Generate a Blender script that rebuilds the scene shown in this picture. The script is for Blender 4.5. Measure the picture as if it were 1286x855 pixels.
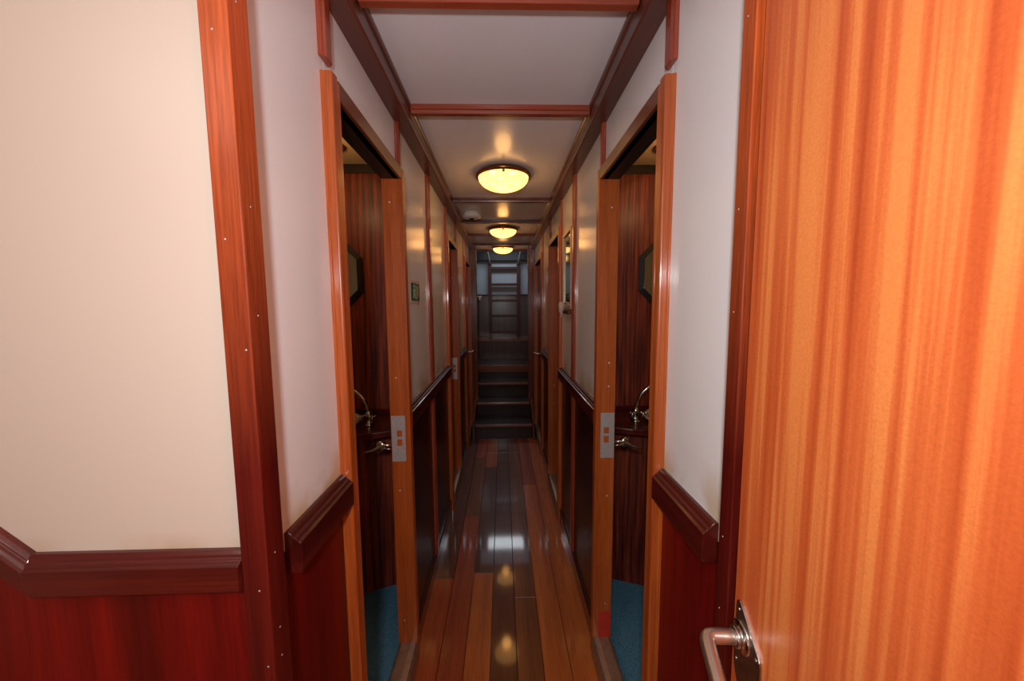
import bpy, bmesh, math, random
from mathutils import Vector, Matrix
random.seed(7)
PI = math.pi
D = bpy.data
for o in list(D.objects): D.objects.remove(o)
C = bpy.context.scene.collection
S = bpy.context.scene

# ------------------------------------------------------------ camera
cam_d = D.cameras.new('camera'); cam = D.objects.new('camera', cam_d); C.objects.link(cam)
cam_d.sensor_width = 36.0
cam_d.lens = 36.0 * 455.0 / 1286.0
cam_d.clip_start = 0.02
yaw, pit, roll = (math.radians(v) for v in (1.4537, 5.2239, -0.3988))
fw = Vector((math.sin(yaw)*math.cos(pit), math.cos(yaw)*math.cos(pit), -math.sin(pit)))
rt = Vector((math.cos(yaw), -math.sin(yaw), 0)); up = rt.cross(fw)
r2 = math.cos(roll)*rt + math.sin(roll)*up
u2 = -math.sin(roll)*rt + math.cos(roll)*up
cam.matrix_world = Matrix(((r2.x, u2.x, -fw.x, 0), (r2.y, u2.y, -fw.y, 0), (r2.z, u2.z, -fw.z, 1.5), (0, 0, 0, 1)))
S.camera = cam

# ------------------------------------------------------------ world, lights, exposure
S.view_settings.view_transform = 'Standard'; S.view_settings.look = 'None'
S.view_settings.gamma = 1; S.view_settings.use_curve_mapping = False
S.view_settings.exposure = 0.0
w = D.worlds.new('sky'); S.world = w; w.use_nodes = True
w.node_tree.nodes['Background'].inputs[0].default_value = (0.55, 0.7, 0.9, 1)
w.node_tree.nodes['Background'].inputs[1].default_value = 0.6

def light(name, kind, loc, power, col, size=0.1, rot=(0, 0, 0), sy=None):
    l = D.lights.new(name, kind); l.energy = power; l.color = col
    if kind == 'AREA':
        l.size = size
        if sy: l.shape = 'RECTANGLE'; l.size_y = sy
    else: l.shadow_soft_size = size
    o = D.objects.new(name, l); C.objects.link(o); o.location = loc; o.rotation_euler = rot
    return o
light('camera_flash', 'POINT', (-0.06, -0.16, 1.66), 30, (0.96, 0.965, 1.0), 0.04)
light('lobby_light', 'AREA', (-0.85, -0.35, 2.2), 6.5, (1.0, 0.84, 0.70), 0.7)
light('hatch_daylight', 'AREA', (0.02, 5.85, 2.50), 4.5, (0.85, 0.93, 1.0), 0.6, (0, 0, 0), 0.3)

# ------------------------------------------------------------ materials
def new_mat(name):
    m = D.materials.new(name); m.use_nodes = True
    nt = m.node_tree; return m, nt, nt.nodes['Principled BSDF']
def lk(nt, a, b): nt.links.new(a, b)
def noise(nt, vec, scale, detail=4, rough=0.5, dist=0.0):
    n = nt.nodes.new('ShaderNodeTexNoise'); n.inputs['Scale'].default_value = scale
    n.inputs['Detail'].default_value = detail; n.inputs['Roughness'].default_value = rough
    n.inputs['Distortion'].default_value = dist; lk(nt, vec, n.inputs['Vector']); return n
def mapping(nt, sc, loc=(0, 0, 0)):
    t = nt.nodes.new('ShaderNodeTexCoord'); m = nt.nodes.new('ShaderNodeMapping')
    m.inputs['Scale'].default_value = sc; m.inputs['Location'].default_value = loc
    lk(nt, t.outputs['Object'], m.inputs['Vector']); return m.outputs[0]
def ramp(nt, fac, stops):
    r = nt.nodes.new('ShaderNodeValToRGB'); e = r.color_ramp.elements
    while len(e) < len(stops): e.new(0.5)
    for i, (p, c) in enumerate(stops):
        e[i].position = p; e[i].color = (*c, 1)
    lk(nt, fac, r.inputs[0]); return r
def mix(nt, mode, fac, a, b):
    m = nt.nodes.new('ShaderNodeMix'); m.data_type = 'RGBA'; m.blend_type = mode
    if isinstance(fac, (int, float)): m.inputs[0].default_value = fac
    else: lk(nt, fac, m.inputs[0])
    for i, v in ((6, a), (7, b)):
        if isinstance(v, tuple): m.inputs[i].default_value = (*v, 1)
        else: lk(nt, v, m.inputs[i])
    return m.outputs[2]
def bump(nt, b, h, strength, dist=0.001):
    n = nt.nodes.new('ShaderNodeBump'); n.inputs['Strength'].default_value = strength
    n.inputs['Distance'].default_value = dist
    lk(nt, h, n.inputs['Height']); lk(nt, n.outputs[0], b.inputs['Normal'])

def wood(name, dark, mid, lite, axis='z', rough=0.3, coat=0.6, coat_rough=0.08, fine=60, stripe=14, off=0.0, z_blend=None, bmp=0.25, spec=0.5):
    m, nt, b = new_mat(name)
    def sc(a, g): return {'x': (g, a, a), 'y': (a, g, a), 'z': (a, a, g)}[axis]
    big = noise(nt, mapping(nt, sc(stripe, stripe*0.035), (off, off*1.7, off*.6)), 1.0, 3, 0.55, 0.3)
    thin = noise(nt, mapping(nt, sc(fine*4, fine*0.12), (off, 0, off)), 1.0, 5, 0.6)
    r = ramp(nt, big.outputs[0], [(0.32, dark), (0.5, mid), (0.68, lite)])
    r2 = ramp(nt, thin.outputs[0], [(0.35, (0.62, 0.58, 0.55)), (0.6, (1, 1, 1))])
    col = mix(nt, 'MULTIPLY', 0.75, r.outputs[0], r2.outputs[0])
    if z_blend:                                     # colour blends to a second tone with height
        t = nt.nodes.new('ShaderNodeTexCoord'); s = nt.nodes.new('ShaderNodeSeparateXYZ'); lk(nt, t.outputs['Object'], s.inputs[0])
        mr = nt.nodes.new('ShaderNodeMapRange'); mr.inputs[1].default_value = z_blend[0]; mr.inputs[2].default_value = z_blend[1]
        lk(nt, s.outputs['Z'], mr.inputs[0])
        col = mix(nt, 'MIX', mr.outputs[0], col, mix(nt, 'MULTIPLY', 1.0, r2.outputs[0], z_blend[2]))
    lk(nt, col, b.inputs['Base Color'])
    b.inputs['Roughness'].default_value = rough
    b.inputs['Specular IOR Level'].default_value = spec
    b.inputs['Coat Weight'].default_value = coat; b.inputs['Coat Roughness'].default_value = coat_rough
    bump(nt, b, thin.outputs[0], bmp, 0.0006)
    return m

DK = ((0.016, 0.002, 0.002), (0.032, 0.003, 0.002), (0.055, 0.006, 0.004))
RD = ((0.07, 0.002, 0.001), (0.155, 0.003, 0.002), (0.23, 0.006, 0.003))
CAB = ((0.05, 0.004, 0.002), (0.20, 0.022, 0.006), (0.38, 0.062, 0.013))
OR = ((0.40, 0.078, 0.012), (0.48, 0.105, 0.018), (0.56, 0.135, 0.028))
M = {}
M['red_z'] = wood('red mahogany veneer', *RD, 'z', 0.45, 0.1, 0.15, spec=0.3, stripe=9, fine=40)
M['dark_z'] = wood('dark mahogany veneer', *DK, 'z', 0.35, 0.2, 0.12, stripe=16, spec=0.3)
M['dark_y'] = wood('dark mahogany board', (0.05, 0.008, 0.005), (0.08, 0.013, 0.008), (0.12, 0.02, 0.011), 'y', 0.3, 0.6, 0.1)
M['rail_x'] = wood('rail mahogany across', (0.05, 0.004, 0.003), (0.08, 0.007, 0.005), (0.12, 0.012, 0.007), 'x', 0.32, 0.35, 0.1, spec=0.35)
M['rail_y'] = wood('rail mahogany along', (0.05, 0.004, 0.003), (0.08, 0.007, 0.005), (0.12, 0.012, 0.007), 'y', 0.32, 0.35, 0.1, spec=0.35)
M['post'] = wood('corner post mahogany', (0.07, 0.004, 0.003), (0.11, 0.007, 0.004), (0.15, 0.012, 0.006), 'z', 0.4, 0.12, 0.15, spec=0.3, stripe=22, z_blend=(1.25, 2.0, (0.60, 0.11, 0.022)))
M['batten'] = wood('batten mahogany', (0.26, 0.04, 0.018), (0.36, 0.06, 0.025), (0.45, 0.09, 0.035), 'z', 0.3, 0.4, 0.08, stripe=20)
M['beam_x'] = wood('ceiling batten mahogany', (0.24, 0.04, 0.018), (0.33, 0.06, 0.025), (0.44, 0.08, 0.024), 'x', 0.35, 0.3, 0.1)
M['cornice_y'] = wood('cornice mahogany', (0.09, 0.02, 0.011), (0.13, 0.028, 0.015), (0.17, 0.04, 0.02), 'y', 0.35, 0.4, 0.15)
M['cas'] = wood('orange mahogany casing', *OR, 'z', 0.35, 0.35, 0.1, stripe=26)
M['cas_y'] = wood('brown mahogany casing head', (0.13, 0.035, 0.016), (0.18, 0.05, 0.022), (0.23, 0.07, 0.03), 'y', 0.35, 0.4, 0.12)
M['cab'] = wood('striped sapele veneer', *CAB, 'z', 0.5, 0.1, 0.25, stripe=62, fine=50)
M['blackwood'] = wood('dark wood and painted shade', (0.010, 0.004, 0.002), (0.014, 0.006, 0.003), (0.02, 0.008, 0.004), 'y', 0.6, 0.1)  # dark header and rim wood; on jamb heads it also paints in shade
M['stair_x'] = wood('stair mahogany', (0.016, 0.005, 0.004), (0.025, 0.007, 0.005), (0.035, 0.010, 0.007), 'x', 0.4, 0.2, 0.15, spec=0.3)
M['nosing'] = wood('stair nosing mahogany', (0.20, 0.05, 0.025), (0.26, 0.07, 0.035), (0.33, 0.09, 0.045), 'x', 0.28, 0.6, 0.1)
M['portal'] = wood('portal mahogany', (0.13, 0.035, 0.016), (0.18, 0.05, 0.022), (0.24, 0.07, 0.03), 'z', 0.25, 0.7, 0.1)
M['ladder'] = wood('ladder mahogany', (0.03, 0.003, 0.003), (0.045, 0.005, 0.004), (0.06, 0.007, 0.005), 'z', 0.5, 0.1, 0.2)
M['bulk'] = wood('bulkhead veneer', (0.03, 0.014, 0.011), (0.05, 0.022, 0.017), (0.075, 0.033, 0.025), 'z', 0.4, 0.5, 0.2, stripe=18, bmp=0.6)

def door_wood():
    m, nt, b = new_mat('ribbon striped orange sapele')
    v1 = noise(nt, mapping(nt, (1, 30, 0.55)), 1.0, 2.5, 0.6, 0.15)
    v2 = noise(nt, mapping(nt, (1, 95, 1.6), (3, 1, 2)), 1.0, 3, 0.55, 0.2)
    a = nt.nodes.new('ShaderNodeMath'); a.operation = 'MULTIPLY_ADD'; a.inputs[1].default_value = 0.45
    lk(nt, v2.outputs[0], a.inputs[0]); lk(nt, v1.outputs[0], a.inputs[2])
    r = ramp(nt, a.outputs[0], [(0.50, (0.50, 0.075, 0.017)), (0.63, (0.64, 0.120, 0.028)), (0.73, (0.74, 0.160, 0.040)), (0.84, (0.88, 0.27, 0.07))])
    fig = noise(nt, mapping(nt, (60, 260, 330)), 1.0, 3, 0.6, 0.8)
    r2 = ramp(nt, fig.outputs[0], [(0.35, (0.80, 0.74, 0.66)), (0.62, (1, 1, 1))])
    col = mix(nt, 'MULTIPLY', 0.55, r.outputs[0], r2.outputs[0])
    lk(nt, col, b.inputs['Base Color']); b.inputs['Roughness'].default_value = 0.42
    b.inputs['Coat Weight'].default_value = 0.25; b.inputs['Coat Roughness'].default_value = 0.25
    bump(nt, b, fig.outputs[0], 0.12, 0.0004)
    return m
M['door'] = door_wood()

def plain(name, col, rough=0.4, metal=0.0, coat=0.0, nz=0.0, nscale=30, bmp=0.0, crough=0.05):
    m, nt, b = new_mat(name)
    n = noise(nt, mapping(nt, (1, 1, 1)), nscale, 4)
    r = ramp(nt, n.outputs[0], [(0.3, tuple(max(0, c*(1-nz)) for c in col)), (0.7, tuple(min(1, c*(1+nz)) for c in col))])
    lk(nt, r.outputs[0], b.inputs['Base Color'])
    b.inputs['Roughness'].default_value = rough; b.inputs['Metallic'].default_value = metal
    b.inputs['Coat Weight'].default_value = coat; b.inputs['Coat Roughness'].default_value = crough
    if bmp: bump(nt, b, n.outputs[0], bmp, 0.0015)
    return m

def wall_mat(name, base, stain, z0, z1, rough=0.28):
    """white laminate, yellowed where varnish and damp have crept up above the rail"""
    m, nt, b = new_mat(name)
    n = noise(nt, mapping(nt, (1, 1, 0.5)), 2.2, 3)
    r = ramp(nt, n.outputs[0], [(0.3, tuple(c*0.96 for c in base)), (0.7, base)])
    t = nt.nodes.new('ShaderNodeTexCoord'); s = nt.nodes.new('ShaderNodeSeparateXYZ'); lk(nt, t.outputs['Object'], s.inputs[0])
    mr = nt.nodes.new('ShaderNodeMapRange'); mr.inputs[1].default_value = z1; mr.inputs[2].default_value = z0
    lk(nt, s.outputs['Z'], mr.inputs[0])
    n2 = noise(nt, mapping(nt, (1, 1, 1)), 7, 4)
    r2 = ramp(nt, n2.outputs[0], [(0.42, (0, 0, 0)), (0.62, (1, 1, 1))])
    mm = nt.nodes.new('ShaderNodeMath'); mm.operation = 'MULTIPLY'; lk(nt, mr.outputs[0], mm.inputs[0]); lk(nt, r2.outputs[0], mm.inputs[1])
    lk(nt, mix(nt, 'MIX', mm.outputs[0], r.outputs[0], stain), b.inputs['Base Color'])
    b.inputs['Roughness'].default_value = rough
    n3 = noise(nt, mapping(nt, (1, 1, 0.6)), 9, 2)
    bump(nt, b, n3.outputs[0], 0.06, 0.004)
    return m
M['wall'] = wall_mat('white laminate', (0.86, 0.84, 0.84), (0.62, 0.46, 0.26), 1.09, 1.20, 0.17)
M['cream'] = wall_mat('cream laminate', (0.61, 0.50, 0.415), (0.50, 0.33, 0.20), 1.11, 1.15, 0.4)
M['ceil'] = plain('glossy white ceiling paint', (0.86, 0.84, 0.86), 0.24, nz=0.02, nscale=3, coat=0.1)
M['lobby_ceil'] = plain('white lobby ceiling', (0.7, 0.66, 0.6), 0.5, nz=0.02, nscale=3)
M['beige'] = plain('cream cabin ceiling', (0.62, 0.45, 0.27), 0.4, nz=0.03, nscale=4)
M['chrome'] = plain('worn chrome', (0.62, 0.60, 0.57), 0.18, 1.0, nz=0.06, nscale=60)
M['nickel'] = plain('polished nickel plate', (0.42, 0.36, 0.31), 0.32, 1.0, nz=0.25, nscale=45)
M['satin'] = plain('satin aluminium', (0.80, 0.72, 0.65), 0.36, 1.0, nz=0.04, nscale=50)
M['steel'] = plain('brushed zinc', (0.60, 0.57, 0.56), 0.38, 0.5, nz=0.1, nscale=90)
M['brass'] = plain('polished brass', (0.72, 0.46, 0.18), 0.2, 1.0, nz=0.05)
M['bronze'] = plain('dark brass', (0.25, 0.12, 0.04), 0.25, 1.0, nz=0.1)
M['sill'] = plain('worn brass sill', (0.40, 0.27, 0.19), 0.4, 0.6, nz=0.15, nscale=40)
M['red_tape'] = plain('red paint', (0.55, 0.035, 0.02), 0.45, nz=0.08)
M['carpet'] = plain('blue carpet', (0.08, 0.22, 0.33), 0.95, nz=0.45, nscale=260, bmp=0.8)
M['black'] = plain('black paint', (0.008, 0.006, 0.006), 0.5, nz=0.2)
M['grey_wall'] = plain('grey blue painted bulkhead', (0.34, 0.38, 0.43), 0.45, nz=0.05, nscale=6)
M['porcelain'] = plain('cream porcelain', (0.72, 0.64, 0.50), 0.15, nz=0.02, coat=0.5)
M['plastic'] = plain('off white plastic', (0.86, 0.90, 0.88), 0.4, nz=0.02)
M['green'] = plain('green sign print', (0.012, 0.10, 0.035), 0.35, nz=0.1)
M['pale_print'] = plain('pale green print', (0.45, 0.55, 0.38), 0.4, nz=0.05)
M['paper'] = plain('pinkish sign border', (0.60, 0.47, 0.42), 0.5, nz=0.05)
M['gilt'] = plain('pale gilt frame', (0.55, 0.42, 0.27), 0.35, 0.3, nz=0.1)
M['mirror'] = plain('mirror silver', (0.70, 0.74, 0.70), 0.03, 1.0, nz=0.01)
M['dim_glass'] = plain('dim mirror glass', (0.26, 0.25, 0.20), 0.06, 1.0, nz=0.03)
M['dust'] = plain('screw head', (0.75, 0.68, 0.62), 0.35, 0.6, nz=0.05)
M['seam'] = plain('seam putty', (0.10, 0.035, 0.015), 0.5, nz=0.2)
def bowl_mat():
    m, nt, b = new_mat('lit frosted bowl glass')
    v = mapping(nt, (1, 1, 1)); n = noise(nt, v, 26, 3)
    r = ramp(nt, n.outputs[0], [(0.35, (1.0, 0.40, 0.08)), (0.6, (1.0, 0.52, 0.16)), (0.75, (1.0, 0.72, 0.34))])
    lk(nt, r.outputs[0], b.inputs['Emission Color']); b.inputs['Emission Strength'].default_value = 2.7
    b.inputs['Base Color'].default_value = (0.9, 0.75, 0.5, 1); b.inputs['Roughness'].default_value = 0.15
    return m
M['bowl'] = bowl_mat()
PLK = [((0.09, 0.018, 0.004), (0.13, 0.028, 0.006), (0.17, 0.040, 0.009)),
       ((0.32, 0.048, 0.008), (0.42, 0.070, 0.012), (0.52, 0.098, 0.018)),
       ((0.42, 0.095, 0.014), (0.54, 0.13, 0.020), (0.66, 0.175, 0.03)),
       ((0.17, 0.044, 0.009), (0.23, 0.062, 0.012), (0.29, 0.082, 0.017))]
PM = [wood('varnished floor plank tone %s' % 'abcd'[i], *p, 'y', 0.45, 0.85, 0.065, stripe=16, off=3.1*i, bmp=0.35) for i, p in enumerate(PLK)]

# ------------------------------------------------------------ geometry helpers
def bm_box(bm, x0, x1, y0, y1, z0, z1):
    x0, x1 = min(x0, x1), max(x0, x1)
    r = bmesh.ops.create_cube(bm, size=1)
    for v in r['verts']:
        v.co = Vector((x0 if v.co.x < 0 else x1, y0 if v.co.y < 0 else y1, z0 if v.co.z < 0 else z1))
    return r['verts']
def bevel_all(bm, w_, seg=2):
    if w_ > 0: bmesh.ops.bevel(bm, geom=list(bm.edges), offset=w_, segments=seg, affect='EDGES', profile=0.5)
def obj(name, bm, mat, parent=None, smooth=False, label=None, loc=None, auto=True):
    me = D.meshes.new(name); bmesh.ops.recalc_face_normals(bm, faces=bm.faces[:]); bm.to_mesh(me); bm.free()
    me.materials.append(mat)
    if smooth:
        for p in me.polygons: p.use_smooth = True
    o = D.objects.new(name, me); C.objects.link(o)
    if parent:
        o.parent = parent
        if parent.location.length > 0 and loc is None: pass
    if loc: o.location = loc
    if label: o['label'] = label
    return o
def box(name, x0, x1, y0, y1, z0, z1, mat, parent=None, bv=0.0015, label=None, seg=2):
    bm = bmesh.new(); bm_box(bm, x0, x1, y0, y1, z0, z1); bevel_all(bm, bv, seg)
    return obj(name, bm, M[mat] if isinstance(mat, str) else mat, parent, label=label)
def tag(o, label, cat, group=None, kind=None):
    o['label'] = label; o['category'] = cat
    if group: o['group'] = group
    if kind: o['kind'] = kind
    return o
def empty(name, loc, label, cat, group=None, kind=None, rz=0):
    o = D.objects.new(name, None); C.objects.link(o); o.location = loc; o.rotation_euler = (0, 0, rz)
    o.empty_display_size = 0.05
    return tag(o, label, cat, group, kind)
def prism(bm, pts, a0, a1, fn):
    """extrude closed outline pts (p,q) from a0 to a1; fn(p,q,a)->xyz; a0/a1 may be functions of (p,q) for mitres"""
    f0 = a0 if callable(a0) else (lambda p, q: a0); f1 = a1 if callable(a1) else (lambda p, q: a1)
    A = [bm.verts.new(fn(p, q, f0(p, q))) for p, q in pts]; B = [bm.verts.new(fn(p, q, f1(p, q))) for p, q in pts]
    n = len(pts); bm.faces.new(A); bm.faces.new(B[::-1])
    for i in range(n): bm.faces.new((A[i], B[i], B[(i+1) % n], A[(i+1) % n]))
def tube(bm, pts, rad, n=12):
    """round bar along pts; rad number or list"""
    pts = [Vector(p) for p in pts]; rings = []
    ref = Vector((0, 0, 1))
    for i, p in enumerate(pts):
        t = (pts[min(i+1, len(pts)-1)] - pts[max(i-1, 0)]).normalized()
        if abs(t.dot(ref)) > 0.95: ref2 = Vector((0, 1, 0))
        else: ref2 = ref
        a = t.cross(ref2).normalized(); b = t.cross(a)
        if rings and a.dot(pa) < 0: a = -a; b = -b
        pa = a
        r = rad[i] if isinstance(rad, (list, tuple)) else rad
        rings.append([bm.verts.new(p + (a*math.cos(2*PI*k/n) + b*math.sin(2*PI*k/n))*r) for k in range(n)])
    for i in range(len(rings)-1):
        for k in range(n): bm.faces.new((rings[i][k], rings[i][(k+1) % n], rings[i+1][(k+1) % n], rings[i+1][k]))
    bm.faces.new(rings[0][::-1]); bm.faces.new(rings[-1])
def lathe(bm, prof, c, axis='z', n=36):
    """prof (r,h) revolved about axis through c"""
    rings = []
    for r, h in prof:
        ring = []
        for k in range(n):
            a, b = r*math.cos(2*PI*k/n), r*math.sin(2*PI*k/n)
            p = {'z': (a, b, h), 'y': (a, h, b), 'x': (h, a, b)}[axis]
            ring.append(bm.verts.new(Vector(c)+Vector(p)))
        rings.append(ring)
    for i in range(len(rings)-1):
        for k in range(n): bm.faces.new((rings[i][k], rings[i][(k+1) % n], rings[i+1][(k+1) % n], rings[i+1][k]))
    if prof[0][0] > 1e-5: bm.faces.new(rings[0][::-1])
    if prof[-1][0] > 1e-5: bm.faces.new(rings[-1])
    bmesh.ops.remove_doubles(bm, verts=bm.verts, dist=1e-6)
def lathe_obj(name, prof, c, mat, parent=None, axis='z', n=36, label=None):
    bm = bmesh.new(); lathe(bm, prof, c, axis, n); return obj(name, bm, M[mat], parent, smooth=True, label=label)
def copy_tree(o, parent=None, at=None):
    c = o.copy(); C.objects.link(c)
    if parent: c.parent = parent
    if at is not None: c.location = at
    for ch in list(o.children): copy_tree(ch, c)
    return c

CZ = 2.27      # corridor ceiling
# ------------------------------------------------------------ floor of separate planks
sub = tag(box('floor', -1.3, 1.3, -1.5, 6.45, -0.06, -0.012, 'seam', bv=0), 'varnished dark orange wooden plank floor of the corridor', 'floor', kind='structure')
edges = [-0.80, -0.66, -0.53, -0.405, -0.285, -0.176, -0.0655, 0.0475, 0.158, 0.272, 0.405, 0.53, 0.66, 0.80]
tones = [2, 1, 2, 1, 1, 2, 0, 3, 2, 2, 1, 2, 1]
rp = random.Random(3)
joints = {3: [1.9], 4: [2.5, 3.5], 5: [1.93, 3.3], 6: [2.75], 7: [1.75, 3.1], 8: [2.95], 9: [2.2, 3.5]}
for i in range(len(edges)-1):
    js = [-1.45] + joints.get(i, [0.9, 2.9]) + [4.055]
    if edges[i] < -0.41 or edges[i] > 0.39: js = [-1.45, -0.3, 0.535]
    for k in range(len(js)-1):
        t = tones[i]
        if i == 5 and k == 1: t = 0
        if i == 4 and k == 1: t = 3
        if i == 3 and k == 1: t = 0
        if i == 8 and k == 1: t = 1
        h = rp.uniform(-0.0008, 0.0004)
        box('floor_plank', edges[i]+0.0012, edges[i+1]-0.0012, js[k]+0.001, js[k+1]-0.001, -0.012, h, PM[t], sub, bv=0.0016, seg=1)

# ------------------------------------------------------------ ceiling with cross battens
ceil = tag(box('ceiling', -0.44, 0.44, 0.60, 5.0, CZ, CZ+0.04, 'ceil', bv=0), 'glossy white corridor ceiling crossed by mahogany battens', 'ceiling', kind='structure')
for i, yb in enumerate([0.945, 1.455, 2.63, 3.27, 3.86, 4.42, 4.90]):
    wd = 0.04
    hgt = 0.031 if i < 2 else 0.028
    bm = bmesh.new()
    pts = [(0, 0), (0, -hgt*0.55), (0.006, -hgt*0.62), (0.009, -hgt), (wd-0.009, -hgt), (wd-0.006, -hgt*0.62), (wd, -hgt*0.55), (wd, 0)]
    prism(bm, pts, -0.343, 0.343, lambda p, q, a: (a, yb+p, CZ+q)); bevel_all(bm, 0.001, 1)
    obj('ceiling_batten', bm, M['beam_x'] if i < 2 else M['cornice_y'], ceil)

# ------------------------------------------------------------ corridor walls
RP = [(0.0, 1.018), (0.0, 1.096), (0.008, 1.096), (0.013, 1.092), (0.016, 1.086), (0.021, 1.084), (0.024, 1.079), (0.030, 1.076), (0.030, 1.022), (0.027, 1.018)]
def corridor_wall(s, side, d2, d3):
    """s = -1 left, +1 right; d2, d3 = (casing start, opening, opening end, casing end) of further doors"""
    X = 0.40
    d1 = (0.863, 0.903, 1.425, 1.462)
    lab = side
    wl = tag(box('wall_'+side, s*(X+0.006), s*(X+0.04), 0.60, d1[1]-0.002, 0, CZ, 'black', bv=0), '%s corridor wall, white panels above dark mahogany wainscot' % side, 'wall', kind='structure')
    # backing beyond and above the doors
    segs = [(d1[2]+0.002, d2[1]-0.002, 0, CZ), (d2[2]+0.002, d3[1]-0.002, 0, CZ), (d3[2]+0.002, 5.0, 0, CZ),
            (d1[1]-0.002, d1[2]+0.002, 2.025, CZ), (d2[1]-0.002, d2[2]+0.002, 2.025, CZ), (d3[1]-0.002, d3[2]+0.002, 2.025, CZ)]
    for y0, y1, z0, z1 in segs: box('wall_backing', s*(X+0.006), s*(X+0.04), y0, y1, z0, z1, 'black', wl, bv=0)
    bat_y = 1.97
    def panel(y0, y1, z0, z1, mat, nm): box(nm, s*X, s*(X+0.006), y0+0.0005, y1-0.0005, z0, z1, mat, wl, bv=0.0006, seg=1)
    ups = [(0.585, 0.882), (0.882, 1.45), (1.45, 2.0), (2.0, d2[1]), (d2[1], d2[2]), (d2[2], d3[1]), (d3[1], d3[2]), (d3[2], 4.98)]
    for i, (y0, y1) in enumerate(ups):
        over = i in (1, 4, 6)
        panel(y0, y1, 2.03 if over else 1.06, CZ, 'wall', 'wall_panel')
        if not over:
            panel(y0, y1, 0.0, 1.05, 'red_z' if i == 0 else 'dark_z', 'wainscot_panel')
    # vertical battens
    def batten(y0, y1, z0, z1, mat='batten', t=0.016):
        bm = bmesh.new(); w_ = y1-y0
        pts = [(0, 0), (t*0.6, 0), (t*0.7, w_*0.12), (t, w_*0.2), (t, w_*0.8), (t*0.7, w_*0.88), (t*0.6, w_), (0, w_)]
        prism(bm, pts, z0, z1, lambda p, q, a: (s*(X-p), y0+q, a)); bevel_all(bm, 0.001, 1)
        obj('batten', bm, M[mat], wl)
    batten(0.858, 0.902, 2.055, 2.205)
    batten(1.432, 1.462, 2.024, 2.2)
    batten(bat_y, bat_y+0.06, 1.093, 2.2)
    batten(bat_y, bat_y+0.055, 0.087, 1.02, 'batten')
    batten(d2[0]+0.01, d2[1], 2.024, 2.2)
    batten(d2[2], d2[3], 2.024, 2.2); batten(d3[0]+.01, d3[1], 2.024, 2.2)
    # chair rails
    for y0, y1 in ((0.632, d1[0]), (d1[3], d2[0]), (d2[3], d3[0])):
        bm = bmesh.new()
        a0 = (lambda p, q: y0 - 0.0 + (0.03-p)*0.0) if y0 > 1 else y0
        prism(bm, RP, y0, y1, lambda p, q, a: (s*(X-p), a, q)); bevel_all(bm, 0.0008, 1)
        obj('chair_rail', bm, M['rail_y'], wl)
    # baseboards
    for y0, y1 in ((0.60, d1[0]), (d1[3], d2[0]), (d2[3], d3[0])):
        b = bmesh.new(); prism(b, [(0, 0), (0, 0.086), (0.007, 0.086), (0.012, 0.078), (0.012, 0)], y0, y1, lambda p, q, a: (s*(X-p), a, q))
        bevel_all(b, 0.0008, 1); obj('baseboard', b, M['dark_y'], wl)
    return wl

def doorway(s, n, dd, label, screws=(), strike=True, jx=0.452, closed=False):
    X = 0.40; y0, a, b_, y1 = dd
    top = 1.985
    # near casing is the parent structure
    rr = 0.006 if n < 4 else 0.013
    def cas(y0, y1, z1):
        bm = bmesh.new(); w_ = y1-y0; t = 0.026
        pts = [(-0.006, 0.0), (0.006, 0), (0.008, 0.002), (t-rr, 0.002)] + [(t-rr+rr*math.sin(k*PI/12), 0.002+rr-rr*math.cos(k*PI/12)) for k in range(1, 7)] + [(t, w_), (-0.006, w_)]
        prism(bm, pts, 0.0, z1, lambda p, q, a_: (s*(X-p), y0+q, a_)); return bm
    dr = tag(obj('door_%d' % n, cas(y0, a-0.0122, 2.027), M['cas']), label, 'doorway', kind='structure')
    obj('casing', cas(b_+0.0122, y1, 2.0), M['cas'], dr)
    box('casing_head', s*(X-0.024), s*(X+0.006), a-0.001, y1, top, 2.026, 'cas_y', dr, bv=0.0014)
    box('jamb', s*(X-0.0262), s*jx, a-0.012, a, 0.0, top+0.03, 'cas', dr, bv=0.001, label='near door jamb of orange varnished wood')
    fj = box('jamb', s*(X-0.0262), s*jx, b_, b_+0.012, 0.085, top+0.03, 'cas', dr, bv=0.001, label='far door jamb with a strike plate')
    box('jamb_head', s*(X-0.015), s*jx, a, b_, top, top+0.02, 'blackwood', dr, bv=0.001)  # unlit underside: its shade is put into the near-black colour
    bm = bmesh.new(); prism(bm, [(0.372, 0), (0.372, 0.07), (0.38, 0.083), (0.40, 0.088), (0.44, 0.088), (0.452, 0.08), (0.452, 0)], a, b_+0.005, lambda p, q, t: (s*p, t, q)); bevel_all(bm, 0.001, 1)
    obj('door_sill', bm, M['sill'], dr)
    if strike:
        sp_y = b_-0.0018; xa, xb = (0.394, 0.449); zc = 0.978
        bm = bmesh.new()
        xs = [xa, xa+0.013, xa+0.034, xb]; zs = [zc-0.094, zc-0.030, zc-0.002, zc+0.008, zc+0.034, zc+0.094]
        for ix in range(3):
            for iz in range(5):
                if ix == 1 and iz in (1, 3): continue
                bm_box(bm, s*xs[ix], s*xs[ix+1], sp_y, b_, zs[iz], zs[iz+1])
        bmesh.ops.remove_doubles(bm, verts=bm.verts, dist=1e-5)
        st = obj('strike_plate', bm, M['steel'], fj, label='zinc strike plate with two square holes')
    for z in screws:
        lathe_obj('screw', [(0.0, -0.0016), (0.003, -0.0012), (0.0042, 0.0)], (s*0.425, b_-0.0002, z), 'dust', fj, 'y', 12)
    if closed:
        box('door_panel', s*0.416, s*0.445, a, b_, 0.09, top, 'dark_z', dr, label='closed dark mahogany door leaf')
    return dr

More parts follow.
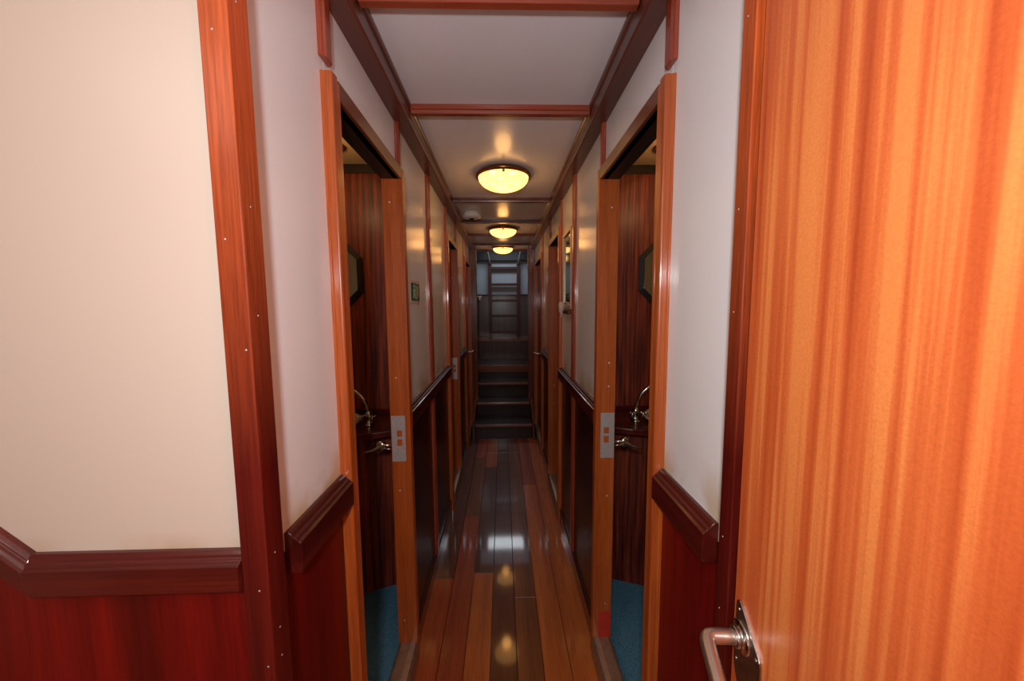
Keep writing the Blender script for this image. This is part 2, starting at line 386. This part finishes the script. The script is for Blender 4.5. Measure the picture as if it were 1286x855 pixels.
# left: door 2 opening at 2.62-3.09 ; right: 2.48-3.00
dL2 = (2.575, 2.617, 3.10, 3.14); dR2 = (2.42, 2.46, 2.96, 3.0)
dL3 = (3.74, 3.80, 4.36, 4.40); dR3 = (3.52, 3.58, 4.30, 4.35)
wL = corridor_wall(-1, 'left', dL2, dL3); wR = corridor_wall(1, 'right', dR2, dR3)
nL1 = doorway(-1, 2, (0.863, 0.903, 1.425, 1.462), 'nearest doorway on the left, orange mahogany casing, opening on a basin', (1.90, 1.225, 0.76, 0.19))
nR1 = doorway(1, 3, (0.863, 0.903, 1.425, 1.462), 'nearest doorway on the right, orange mahogany casing, red mark on its jamb', (1.88, 1.275, 1.18, 0.72, 0.24))
doorway(-1, 4, dL2, 'second doorway on the left with dark cabin inside', (1.75, 0.7))
doorway(1, 5, dR2, 'second doorway on the right with dark cabin inside', (1.75, 0.85, 0.7), strike=False)
n6 = doorway(-1, 6, dL3, 'furthest door on the left, closed, beside the stair', (), False, closed=True)
n7 = doorway(1, 7, dR3, 'furthest door on the right, closed, beside the stair', (), False, closed=True)
box('red_mark', 0.398, 0.449, 1.4235, 1.4252, 0.088, 0.205, 'red_tape', nR1, bv=0.0003, label='red painted patch low on the far jamb')

# cornices
for s, sd in ((-1, 'left'), (1, 'right')):
    bm = bmesh.new()
    pts = [(0.40, 2.196), (0.346, 2.196), (0.342, 2.199), (0.342, 2.207), (0.346, 2.210), (0.346, 2.250), (0.341, 2.253), (0.338, 2.260), (0.338, CZ), (0.40, CZ)]
    prism(bm, pts, 0.60, 4.98, lambda p, q, a: (s*p, a, q)); bevel_all(bm, 0.0008, 1)
    tag(obj('trim_%d' % (1 if s < 0 else 2), bm, M['cornice_y']), 'dark mahogany cornice along the top of the %s wall' % sd, 'cornice', kind='structure')

# ------------------------------------------------------------ lobby end: facing wall on the left with stepped rail
YF = 0.560
fwl = tag(box('wall_front_left', -2.2, -0.408, YF+0.006, YF+0.035, 0, 2.4, 'black', bv=0), 'cream lobby wall above red mahogany wainscot, left of the corridor', 'wall', kind='structure')
box('wall_panel', -2.2, -0.398, YF, YF+0.006, 1.05, 2.4, 'cream', fwl, bv=0.0005)
box('wainscot_panel', -2.2, -0.398, YF-0.001, YF+0.006, 0, 1.075, 'red_z', fwl, bv=0.0005)
for (x0, x1, ) in ((-2.2, -0.398),):
    # upper wainscot that follows the climbing rail
    bm = bmesh.new(); sl = math.tan(math.radians(41))
    xm = -0.722
    prism(bm, [(xm, 1.07), (-2.2, 1.07), (-2.2, 1.07+(xm+2.2)*sl)], YF-0.0012, YF+0.003, lambda p, q, a: (p, a, q))
    obj('wainscot_panel', bm, M['red_z'], fwl)
RZ = 1.060; RT = 1.1205
def frail(xa, xb, slope_end=False):
    pass
prof = [(0.0, 0.0), (0.0, 0.0605), (0.007, 0.0605), (0.012, 0.056), (0.014, 0.052), (0.018, 0.050), (0.021, 0.046), (0.025, 0.044), (0.025, 0.003), (0.022, 0.0)]
half = math.tan(math.radians(41)/2)
bm = bmesh.new()   # horizontal run, mitred at its left end and returned at its right end
prism(bm, prof, lambda p, q: -0.732 + (0.0605-q)*half*0.55 - 0.008, lambda p, q: -0.409 - p*0.15, lambda p, q, a: (a, YF-p, RZ+q)); bevel_all(bm, 0.0006, 1)
obj('chair_rail', bm, M['rail_x'], fwl)
bm = bmesh.new(); ca, sa = math.cos(math.radians(41)), math.sin(math.radians(41))
def slope(p, q, a):      # a = distance back along the slope (a<0 to the left)
    return (-0.732-0.008+0.0605*half*0.55 + a*ca + q*sa*1.0 - 0.0*sa, YF-p-0.0002, RZ - a*sa + q*ca)
def a_end(p, q):
    # meet the same mitre plane
    xt = -0.732 + (0.0605-q)*half*0.55 - 0.008
    return 0.0
# mitre: solve so that end points of both runs coincide
def s_fn(p, q, a):
    if a > -0.5:
        x = -0.732 + (0.0605-q)*half*0.55 - 0.008
        return (x, YF-p-0.0001, RZ+q)
    x = -0.732 + (0.0605-q)*half*0.55 - 0.008
    L = 1.45
    return (x - L, YF-p-0.0001, RZ + q + L*sl)
prism(bm, [(p, q) for p, q in prof], -1.0, 0.0, s_fn); bevel_all(bm, 0.0006, 1)
obj('chair_rail', bm, M['rail_x'], fwl, label='rail climbing to the left at the stair angle')
# corner posts
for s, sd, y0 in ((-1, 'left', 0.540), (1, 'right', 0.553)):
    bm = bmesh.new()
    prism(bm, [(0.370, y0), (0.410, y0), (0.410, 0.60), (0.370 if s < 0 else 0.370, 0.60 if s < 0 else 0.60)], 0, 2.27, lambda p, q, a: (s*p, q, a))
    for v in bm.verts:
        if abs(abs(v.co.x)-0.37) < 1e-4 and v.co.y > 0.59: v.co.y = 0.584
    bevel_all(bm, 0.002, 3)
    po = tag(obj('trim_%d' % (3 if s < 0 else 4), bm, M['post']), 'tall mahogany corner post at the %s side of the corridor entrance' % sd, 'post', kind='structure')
    for zz, dx in ((1.88, 0.392), (1.60, 0.396), (1.44, 0.378), (1.06, 0.385), (0.93, 0.38), (0.88, 0.378)):
        if s < 0: lathe_obj('nail_head', [(0, -0.0006), (0.0012, -0.0004), (0.0017, 0)], (s*dx, y0-0.0001, zz), 'dust', po, 'y', 8)
        lathe_obj('nail_head', [(0, 0.0006*s), (0.0012, 0.0004*s), (0.0017, 0)], (s*0.3699, y0+0.02, zz+0.05), 'dust', po, 'x', 8)
# header over the entrance, front right wall, rest of the lobby
tag(box('trim_5', -0.41, 0.41, 0.562, 0.60, 2.235, 2.4, 'beam_x'), 'mahogany header over the corridor entrance', 'header', kind='structure')
fr = tag(box('wall_front_right', 0.412, 1.3, 0.566, 0.60, 0, 2.4, 'red_z', bv=0), 'wall behind the open orange door', 'wall', kind='structure')
tag(box('wall_lobby_left', -2.24, -2.2, -1.5, 0.60, 0, 2.4, 'cream', bv=0), 'cream left wall of the lobby', 'wall', kind='structure')
tag(box('wall_lobby_back', -2.24, 1.34, -1.54, -1.5, 0, 2.4, 'cream', bv=0), 'cream wall behind the camera', 'wall', kind='structure')
tag(box('wall_lobby_right', 1.3, 1.34, -1.5, 0.60, 0, 2.4, 'cab', bv=0), 'mahogany right wall of the lobby', 'wall', kind='structure')
tag(box('wall_partition', 0.345, 1.3, -0.23, -0.19, 0, 2.4, 'cab', bv=0), 'mahogany partition carrying the open orange door', 'wall', kind='structure')
tag(box('ceiling_lobby', -2.2, 1.3, -1.5, 0.60, 2.4, 2.44, 'lobby_ceil', bv=0), 'white lobby ceiling', 'ceiling', kind='structure')
tag(box('floor_lobby', -2.2, -1.3, -1.5, 0.60, -0.06, 0.0, PM[2], bv=0), 'orange wooden floor at the left of the lobby', 'floor', kind='structure')

# ------------------------------------------------------------ open orange door
da = math.radians(6)
dr = empty('door_1', (0.377, 0.545, 0.04), 'large open orange striped sapele door with silver lever, filling the right side', 'door', kind='structure', rz=-da)
# local frame: -y runs along the leaf toward the hinge, -x is the visible face
leaf = box('door_leaf', 0.0, 0.04, -0.70, 0.0, 0.0, 2.12, 'door', dr, bv=0.0022, seg=3)
pl_z = 0.985-0.04
bm = bmesh.new()
out = [(-0.014, 0.046), (-0.020, 0.050), (-0.026, 0.046), (-0.072, 0.006), (-0.077, 0.000), (-0.079, -0.008), (-0.079, -0.152), (-0.074, -0.160), (-0.066, -0.158), (-0.018, -0.074), (-0.013, -0.062), (-0.012, -0.054), (-0.012, 0.038)]
prism(bm, out, -0.0035, 0.0, lambda p, q, a: (a, p, pl_z+q)); bevel_all(bm, 0.0008, 2)
plate = obj('lock_plate', bm, M['nickel'], dr, label='polished diamond pointed lock plate')
for (p, q) in ((-0.021, 0.036), (-0.070, -0.002), (-0.019, -0.050), (-0.068, -0.145)):
    lathe_obj('screw', [(0, -0.0055), (0.002, -0.005), (0.0032, -0.0035)], (0, p, pl_z+q), 'chrome', plate, 'x', 14)
lathe_obj('keyhole_rose', [(0.009, -0.0045), (0.0085, -0.006), (0.006, -0.006)], (0, -0.044, pl_z-0.078), 'chrome', plate, 'x', 20)
lathe_obj('lever_collar', [(0.024, -0.0035), (0.024, -0.0065), (0.0215, -0.0085), (0.015, -0.0085), (0.0145, -0.012), (0.016, -0.0135), (0.015, -0.017), (0.011, -0.0175)], (0, -0.034, pl_z), 'chrome', dr, 'x', 32, label='stepped chrome collar')
bm = bmesh.new()
P = [(-0.010, -0.034, pl_z), (-0.030, -0.034, pl_z), (-0.048, -0.0345, pl_z-0.0002)]
cx, cy, cz = -0.046, -0.0205, pl_z
g = Vector((-0.16, -1.0, -0.24)).normalized()
for k in range(1, 7):
    t = k/6; ang = t*PI/2
    base = Vector((-0.048, -0.0345, pl_z)); e1 = Vector((-1, 0, 0)); R = 0.011
    P.append(tuple(base + e1*R*math.sin(ang) + g*R*(1-math.cos(ang))))
last = Vector(P[-1])
for k in range(1, 7): P.append(tuple(last + g*0.018*k + Vector((0.0006*k*k*0.25, 0, 0))))
tube(bm, P, [0.0108]*(len(P)-2)+[0.009, 0.006], 18)
obj('lever_handle', bm, M['satin'], dr, smooth=True, label='satin silver lever bent toward the hinge side')
box('hinge', -0.002, 0.042, -0.712, -0.700, 0.25, 0.33, 'brass', dr); box('hinge', -0.002, 0.042, -0.712, -0.700, 1.75, 1.83, 'brass', dr)

# ------------------------------------------------------------ cabins with basins behind the first two doors
YC = 1.95
def cabin(s, sd):
    b = tag(box('wall_%s_cabin' % sd, s*0.44, s*1.32, YC, YC+0.03, 0, 2.27, 'cab', bv=0), 'striped mahogany cabin wall behind the basin, %s side' % sd, 'wall', kind='structure')
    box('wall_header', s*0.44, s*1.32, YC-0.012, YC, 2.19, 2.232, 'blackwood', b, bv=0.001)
    tag(box('wall_%s_cabin_side' % sd, s*1.32, s*1.35, 0.58, YC+0.03, 0, 2.27, 'wall', bv=0), 'outer white wall of the %s cabin' % sd, 'wall', kind='structure')
    tag(box('wall_%s_cabin_near' % sd, s*0.45, s*1.32, 0.602, 0.632, 0, 2.27, 'wall', bv=0), 'near white wall of the %s cabin' % sd, 'wall', kind='structure')
    tag(box('ceiling_%s_cabin' % sd, s*0.445, s*1.32, 0.61, YC, 2.232, 2.27, 'beige', bv=0), 'cream ceiling of the %s cabin' % sd, 'ceiling', kind='structure')
    tag(box('carpet', s*0.445, s*1.318, 0.634, YC-0.002, -0.01, 0.006, 'carpet', bv=0.002), 'blue carpet inside the %s cabin' % sd, 'carpet')
    # vanity with a rounded worktop
    v = empty('vanity_cabinet', (0, 0, 0), 'dark mahogany corner basin cabinet seen through the %s doorway' % sd, 'cabinet', 'basin cabinets')
    bm = bmesh.new()
    def arc(x0, x1, y0, y1, n=10): return [(x0+(x1-x0)*math.sin(k/n*PI/2), y1+(y0-y1)*math.cos(k/n*PI/2)) for k in range(n+1)]
    front = [(0.455, 1.90), (0.50, 1.885), (0.58, 1.86), (0.66, 1.83), (0.74, 1.80), (0.86, 1.775), (1.0, 1.765), (1.31, 1.765)]
    prism(bm, front+[(1.31, YC-0.002), (0.455, YC-0.002)], 0.006, 0.905, lambda p, q, a: (s*p, q, a)); 
    obj('cabinet_body', bm, M['cab'], v)
    top = [(0.455, 1.70), (0.52, 1.655), (0.60, 1.62), (0.70, 1.60), (0.80, 1.592), (1.0, 1.59), (1.31, 1.59)]
    bm = bmesh.new(); prism(bm, top+[(1.31, YC-0.002), (0.455, YC-0.002)], 0.905, 0.932, lambda p, q, a: (s*p, q, a)); bevel_all(bm, 0.003, 2)
    obj('worktop', bm, M['rail_x'], v)
    # upstand at back
    box('upstand', s*0.455, s*1.31, YC-0.014, YC-0.002, 0.932, 0.955, 'rail_x', v, bv=0.001)
    # basin
    bs = lathe_obj('washbasin', [(0.02, -0.01), (0.10, -0.008), (0.14, 0.006), (0.152, 0.016), (0.158, 0.016), (0.160, 0.008), (0.15, 0.0)], (s*0.86, 1.73, 0.944), 'porcelain', None, 'z', 40)
    tag(bs, 'cream porcelain washbasin set in the %s cabin worktop' % sd, 'washbasin', 'washbasins')
    # faucet
    f = empty('faucet', (s*0.655, 1.74, 0.932), 'chrome swan neck tap on the %s cabin worktop' % sd, 'tap', 'swan neck taps')
    lathe_obj('faucet_base', [(0.024, 0), (0.024, 0.006), (0.014, 0.012), (0.012, 0.035), (0.016, 0.045), (0.016, 0.062), (0.010, 0.070), (0, 0.072)], (0, 0, 0), 'chrome', f, 'z', 20)
    bm = bmesh.new(); pts = []
    for k in range(13):
        t = k/12; pts.append((s*0.10*(1-math.cos(t*PI*0.62)), -0.02*t, 0.06+0.135*math.sin(t*PI*0.56)))
    tube(bm, pts, [0.0075]*11+[0.0082, 0.0082], 12); obj('spout', bm, M['chrome'], f, smooth=True)
    for dx, dy in ((s*0.032, -0.015), (-s*0.024, -0.02)):
        bm = bmesh.new(); lathe(bm, [(0.008, 0.02), (0.009, 0.045), (0.006, 0.05), (0, 0.052)], (dx, dy, 0), 'z', 14)
        for a in range(4):
            an = a*PI/2+0.5; tube(bm, [(dx, dy, 0.045), (dx+0.02*math.cos(an), dy+0.02*math.sin(an), 0.052)], [0.004, 0.0055], 8)
        obj('tap_handle', bm, M['chrome'], f, smooth=True)
    # folded-out lever on the cabin side of the latch
    lv = empty('door_latch_lever', (s*0.452, 1.44, 0.945), 'chrome lever and round rose just inside the %s doorway' % sd, 'lever', 'latch levers')
    rose = s*0.045
    lathe_obj('rose', [(0, -0.016), (0.012, -0.016), (0.019, -0.012), (0.0205, -0.004), (0.0205, 0.0)], (rose, 0.0, 0), 'chrome', lv, 'y', 28)
    bm = bmesh.new(); tube(bm, [(s*0.001, -0.012, 0.006), (s*0.02, -0.014, 0.006), (rose, -0.018, 0.002), (s*0.075, -0.022, -0.014), (s*0.108, -0.024, -0.020)], [0.005, 0.005, 0.007, 0.0055, 0.004], 10)
    obj('lever_arm', bm, M['chrome'], lv, smooth=True)
    bm = bmesh.new(); tube(bm, [(s*0.0, -0.010, -0.011), (s*0.035, -0.012, -0.010)], 0.004, 8); obj('latch_bolt', bm, M['chrome'], lv, smooth=True)
    # octagonal mirror
    m = empty('octagonal_mirror', (s*0.945, YC-0.002, 1.675), 'eight sided mirror with dark rim on the %s cabin wall' % sd, 'mirror', 'cabin mirrors')
    def octa(r, w_): return [(r*w_*math.cos(PI/8+k*PI/4), r*math.sin(PI/8+k*PI/4)) for k in range(8)]
    bm = bmesh.new(); A = [bm.verts.new((x, -0.004, z)) for x, z in octa(0.232, 1)]; B = [bm.verts.new((x, -0.016, z)) for x, z in octa(0.21, 1)]; E = [bm.verts.new((x, 0, z)) for x, z in octa(0.232, 1)]
    for k in range(8):
        bm.faces.new((A[k], A[(k+1) % 8], B[(k+1) % 8], B[k])); bm.faces.new((E[k], E[(k+1) % 8], A[(k+1) % 8], A[k]))
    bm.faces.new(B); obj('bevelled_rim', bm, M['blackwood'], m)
    bm = bmesh.new(); prism(bm, octa(0.204, 1), -0.019, -0.0155, lambda p, q, a: (p, a, q)); obj('mirror_glass', bm, M['mirror'], m)
    # cabin lamp
    cl = empty('cabin_light', (s*0.78, 1.72, 2.23), 'small warm round lamp on the %s cabin ceiling' % sd, 'lamp', 'cabin lamps')
    lathe_obj('lamp_base', [(0.07, 0), (0.07, -0.012), (0.06, -0.016)], (0, 0, 0), 'brass', cl, 'z', 24)
    bm = bmesh.new(); lathe(bm, [(0.06, -0.012), (0.05, -0.028), (0.025, -0.038), (0, -0.040)], (0, 0, 0), 'z', 24); obj('lamp_shade', bm, M['bowl'], cl, smooth=True)
    light('cabin_bulb_%s' % sd, 'POINT', (s*0.80, 1.55, 2.06), 1.7, (1, 0.60, 0.26), 0.05)
cabin(-1, 'left'); cabin(1, 'right')
# unlit second cabins
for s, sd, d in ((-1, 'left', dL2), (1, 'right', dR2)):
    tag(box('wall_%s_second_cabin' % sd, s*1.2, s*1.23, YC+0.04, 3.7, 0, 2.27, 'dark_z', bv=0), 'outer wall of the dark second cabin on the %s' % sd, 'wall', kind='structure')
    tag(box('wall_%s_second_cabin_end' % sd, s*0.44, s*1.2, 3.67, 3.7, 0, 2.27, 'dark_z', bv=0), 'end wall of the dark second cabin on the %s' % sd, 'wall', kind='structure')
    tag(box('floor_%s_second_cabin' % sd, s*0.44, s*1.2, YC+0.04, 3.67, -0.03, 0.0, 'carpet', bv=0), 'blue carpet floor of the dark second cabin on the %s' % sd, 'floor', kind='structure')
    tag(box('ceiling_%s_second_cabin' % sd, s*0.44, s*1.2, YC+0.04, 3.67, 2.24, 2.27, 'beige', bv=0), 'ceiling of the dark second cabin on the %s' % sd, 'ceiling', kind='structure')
# levers of the closed far doors
for s, sd, y in ((-1, 'left', 3.93), (1, 'right', 3.72)):
    par = n6 if s < 0 else n7
    bm = bmesh.new(); tube(bm, [(s*0.416, y, 1.02), (s*0.345, y, 1.02), (s*0.335, y+0.008, 1.02), (s*0.332, y+0.03, 1.02), (s*0.335, y+0.11, 1.02)], 0.008, 10)
    h = obj('lever_handle', bm, M['satin'], par, smooth=True)
    lathe_obj('rose', [(0.024, 0), (0.022, -0.006*1), (0.010, -0.008)] if s > 0 else [(0.010, 0.008), (0.022, 0.006), (0.024, 0)], (s*0.416, y, 1.02), 'chrome', h, 'x', 20)
    lathe_obj('lock_knob', [(0.014, 0), (0.014, -s*0.02), (0.010, -s*0.026), (0, -s*0.028)], (s*0.416, y, 0.92), 'chrome', par, 'x', 18)

# ------------------------------------------------------------ ceiling lamps
def make_lamp(r, y):
    L = empty('ceiling_lamp', (0.012, y, CZ), 'x', 'lamp', 'brass rimmed bowl lamps along the corridor ceiling')
    k = r/0.16
    lathe_obj('brass_rim', [(0.120*k, 0), (0.152*k, -0.004), (0.160*k, -0.014), (0.1605*k, -0.020), (0.155*k, -0.028), (0.148*k, -0.030), (0.143*k, -0.026)], (0, 0, 0), 'bronze', L, 'z', 56)
    bm = bmesh.new(); pr = []
    for i in range(11):
        a = i/10*PI/2; pr.append((0.145*k*math.cos(a), -0.026-0.072*k*math.sin(a)))
    lathe(bm, pr, (0, 0, 0), 'z', 56); obj('glass_bowl', bm, M['bowl'], L, smooth=True)
    for q in range(3):
        an = -PI/2 + q*2*PI/3
        lathe_obj('rim_knob', [(0, -0.046), (0.006, -0.044), (0.008, -0.038), (0.006, -0.032), (0.004, -0.024)], (0.152*k*math.cos(an), 0.152*k*math.sin(an), 0), 'brass', L, 'z', 14)
    return L
A = make_lamp(0.16, 2.17); A['label'] = 'nearest lit bowl lamp with brass rim on the corridor ceiling'
B = make_lamp(0.145, 3.62); B['label'] = 'middle lit bowl lamp with brass rim on the corridor ceiling'
B2 = make_lamp(0.14, 4.70); B2['label'] = 'furthest lit bowl lamp with brass rim just before the stair'
light('lamp_glow_near', 'POINT', (0.012, 2.17, 2.10), 0.9, (1, 0.50, 0.16), 0.05)
light('lamp_glow_middle', 'POINT', (0.012, 3.62, 2.12), 0.9, (1, 0.45, 0.13), 0.05)
light('lamp_glow_far', 'POINT', (0.012, 4.70, 2.12), 0.6, (1, 0.45, 0.13), 0.05)

# smoke detector
sdt = empty('smoke_detector', (-0.245, 3.05, CZ), 'round white smoke detector on the ceiling left of the middle lamp', 'smoke detector')
lathe_obj('detector_base', [(0.062, 0), (0.062, -0.010), (0.058, -0.012)], (0, 0, 0), 'plastic', sdt, 'z', 32)
lathe_obj('detector_cover', [(0.070, -0.011), (0.075, -0.020), (0.074, -0.034), (0.060, -0.044), (0.030, -0.047), (0, -0.048)], (0, 0, 0), 'plastic', sdt, 'z', 32)
lathe_obj('sensor_slot', [(0.022, -0.0465), (0.022, -0.052), (0.018, -0.055), (0, -0.055)], (0, 0, 0), 'black', sdt, 'z', 28)

# ------------------------------------------------------------ exit sign, wall mirror
sg = empty('exit_sign', (-0.40, 1.676, 1.571), 'small green and white emergency exit sign on the left wall', 'sign')
box('sign_border', 0.0003, 0.003, -0.088, 0.088, -0.052, 0.052, 'paper', sg, bv=0.0004)
box('sign_face', 0.003, 0.0042, -0.074, 0.074, -0.038, 0.040, 'green', sg, bv=0.0003)
bm = bmesh.new()
def flat(pts): prism(bm, pts, 0.0042, 0.0049, lambda p, q, a: (a, p, q))
flat([(-0.050, -0.030), (-0.038, -0.030), (-0.030, -0.008), (-0.022, -0.024), (-0.010, -0.026), (-0.018, 0.006), (-0.008, 0.004), (-0.010, 0.012), (-0.026, 0.018), (-0.044, 0.010), (-0.046, 0.000), (-0.036, 0.004), (-0.040, -0.014)])
flat([(-0.026+0.009*math.cos(a*PI/5), 0.027+0.008*math.sin(a*PI/5)) for a in range(10)])
flat([(0.004, -0.032), (0.012, -0.032), (0.012, 0.034), (0.004, 0.034)])
flat([(0.036, -0.030), (0.048, -0.012), (0.048, 0.020), (0.056, 0.020), (0.044, 0.034), (0.030, 0.020), (0.038, 0.020), (0.038, -0.008)])
obj('running_figure_and_arrow', bm, M['pale_print'], sg, label='pale running figure, door and arrow')

wm = empty('wall_mirror', (0.40, 2.185, 1.49), 'narrow gilt framed mirror with a key hook on the right wall', 'mirror')
for a, b_, c_, d in ((-0.14, -0.118, 0, 0.46), (0.118, 0.14, 0, 0.46), (-0.118, 0.118, 0, 0.022), (-0.118, 0.118, 0.438, 0.46)):
    box('frame_strip', -0.018, 0.0, a, b_, c_, d, 'gilt', wm, bv=0.003)
box('mirror_glass', -0.008, -0.002, -0.118, 0.118, 0.022, 0.438, 'dim_glass', wm, bv=0.0)
kh = box('key_rack', -0.028, -0.001, -0.12, 0.06, -0.030, -0.006, 'bronze', wm, bv=0.003)
bm = bmesh.new()
lathe(bm, [(0, 0.045), (0.016, 0.040), (0.024, 0.02), (0.018, 0.0), (0.020, -0.015), (0.008, -0.035), (0.004, -0.055), (0, -0.056)], (-0.024, 0.12, 0.0), 'z', 16)
obj('tassel', bm, M['paper'], wm, smooth=True, label='pale hanging tassel')

# ------------------------------------------------------------ portal, stair, landing, bulkhead, ladder
for s, i in ((-1, 6), (1, 7)):
    o = box('trim_%d' % i, s*0.312, s*0.40, 4.45, 4.52, 0, 2.27, 'portal', bv=0.003)
    tag(o, 'brown mahogany portal post at the %s of the stair' % ('left' if s < 0 else 'right'), 'post', kind='structure')
st = empty('staircase', (0, 4.03, 0), 'dark mahogany stair with light nosings at the corridor end', 'stairs')
ys = [4.03, 4.35, 4.68, 5.05]; zs = [0.17, 0.34, 0.515, 0.69]
for k in range(4):
    y0 = ys[k]-4.03; y1 = (ys[k+1] if k < 3 else 5.62)-4.03
    hw = 0.325 if k < 3 else 0.47
    box('riser', -hw+0.002, hw-0.002, y0+0.014, y0+0.03, (zs[k-1] if k else 0.0), zs[k]-0.026, 'stair_x', st, bv=0.001)
    if k < 3: box('tread', -hw, hw, y0+0.02, y1+0.012, zs[k]-0.026, zs[k], 'stair_x', st, bv=0.002)
    box('nosing', -hw, hw, y0-0.008, y0+0.02, zs[k]-(0.026 if k < 3 else 0.095), zs[k]+0.001, 'nosing', st, bv=0.004, seg=3, label='lighter worn wooden nosing')
for s in (-1, 1):
    bm = bmesh.new()
    prism(bm, [(-0.03, 0), (-0.03, 0.20), (0.30, 0.40), (0.416, 0.47), (0.416, 0)], 0.328, 0.352, lambda p, q, a: (s*a, p, q)); bevel_all(bm, 0.002, 1)
    obj('stringer', bm, M['portal'], st)
tag(box('floor_landing', -0.5, 0.5, 5.075, 6.4, 0.62, 0.69, 'stair_x', bv=0.001), 'dark glossy landing above the stair', 'floor', kind='structure')
stp = empty('step_locker', (0, 5.62, 0.69), 'dark varnished step box below the ladder', 'locker')
box('locker_front', -0.49, 0.49, 0.0, 0.02, 0.0, 0.275, 'bulk', stp, bv=0.002)
box('locker_top', -0.49, 0.49, -0.012, 0.76, 0.275, 0.30, 'portal', stp, bv=0.003)
bk = tag(box('wall_bulkhead', -0.55, 0.60, 6.40, 6.43, 0, 3.0, 'grey_wall', bv=0), 'grey painted end bulkhead behind the ladder with dark wood below', 'wall', kind='structure')
for x0, x1 in ((-0.5, -0.215), (-0.213, 0.283), (0.285, 0.55)):
    box('wainscot_panel', x0, x1, 6.388, 6.40, 0.99, 1.70, 'bulk', bk, bv=0.001)
box('chair_rail', -0.5, 0.55, 6.374, 6.40, 1.70, 1.728, 'stair_x', bk, bv=0.002)
box('hatch_beam', -0.5, 0.55, 6.30, 6.40, 2.30, 2.5, 'black', bk, bv=0.002)
tag(box('wall_stair_left', -0.54, -0.50, 5.0, 6.4, 0, 3.0, 'dark_z', bv=0), 'dark left wall of the stairwell', 'wall', kind='structure')
tag(box('wall_stair_right', 0.56, 0.60, 5.0, 6.4, 0, 3.0, 'dark_z', bv=0), 'dark right wall of the stairwell', 'wall', kind='structure')
tag(box('wall_stair_return_left', -0.54, -0.40, 4.99, 5.02, 0, 2.3, 'dark_z', bv=0), 'left return beside the stair', 'wall', kind='structure')
tag(box('wall_stair_return_right', 0.40, 0.60, 4.99, 5.02, 0, 2.3, 'dark_z', bv=0), 'right return beside the stair', 'wall', kind='structure')
tag(box('wall_hatch_coaming', -0.54, 0.60, 5.0, 5.04, 2.27, 3.0, 'grey_wall', bv=0), 'coaming of the hatch above the stair', 'wall', kind='structure')
ld = empty('ladder', (0.033, 6.33, 0.99), 'dark red wooden ladder against the grey bulkhead', 'ladder')
for x in (-0.245, 0.245): box('stile', x-0.028, x+0.028, -0.02, 0.035, 0, 1.295, 'ladder', ld, bv=0.003)
for z in (0.08, 0.365, 0.63, 0.905, 1.185): box('rung', -0.22, 0.22, -0.022, 0.03, z-0.021, z+0.021, 'ladder', ld, bv=0.003)
for x in (-0.245, 0.245):
    bm = bmesh.new(); tube(bm, [(x, -0.03, 1.25), (x*1.05, -0.1, 1.34), (x*1.12, -0.32, 1.43), (x*1.12, -0.40, 1.50)], [0.02, 0.016, 0.013, 0.013], 10)
    obj('grab_hook', bm, M['steel'], ld, smooth=True, label='grey metal grab hook at the ladder top')
hk = empty('wall_hook', (-0.40, 6.386, 1.69), 'small pale metal hook left of the ladder', 'hook')
box('hook_plate', -0.045, 0.045, -0.012, 0.0, -0.012, 0.03, 'gilt', hk, bv=0.003); box('hook_tongue', -0.012, 0.02, -0.03, -0.004, -0.06, 0.0, 'gilt', hk, bv=0.004)
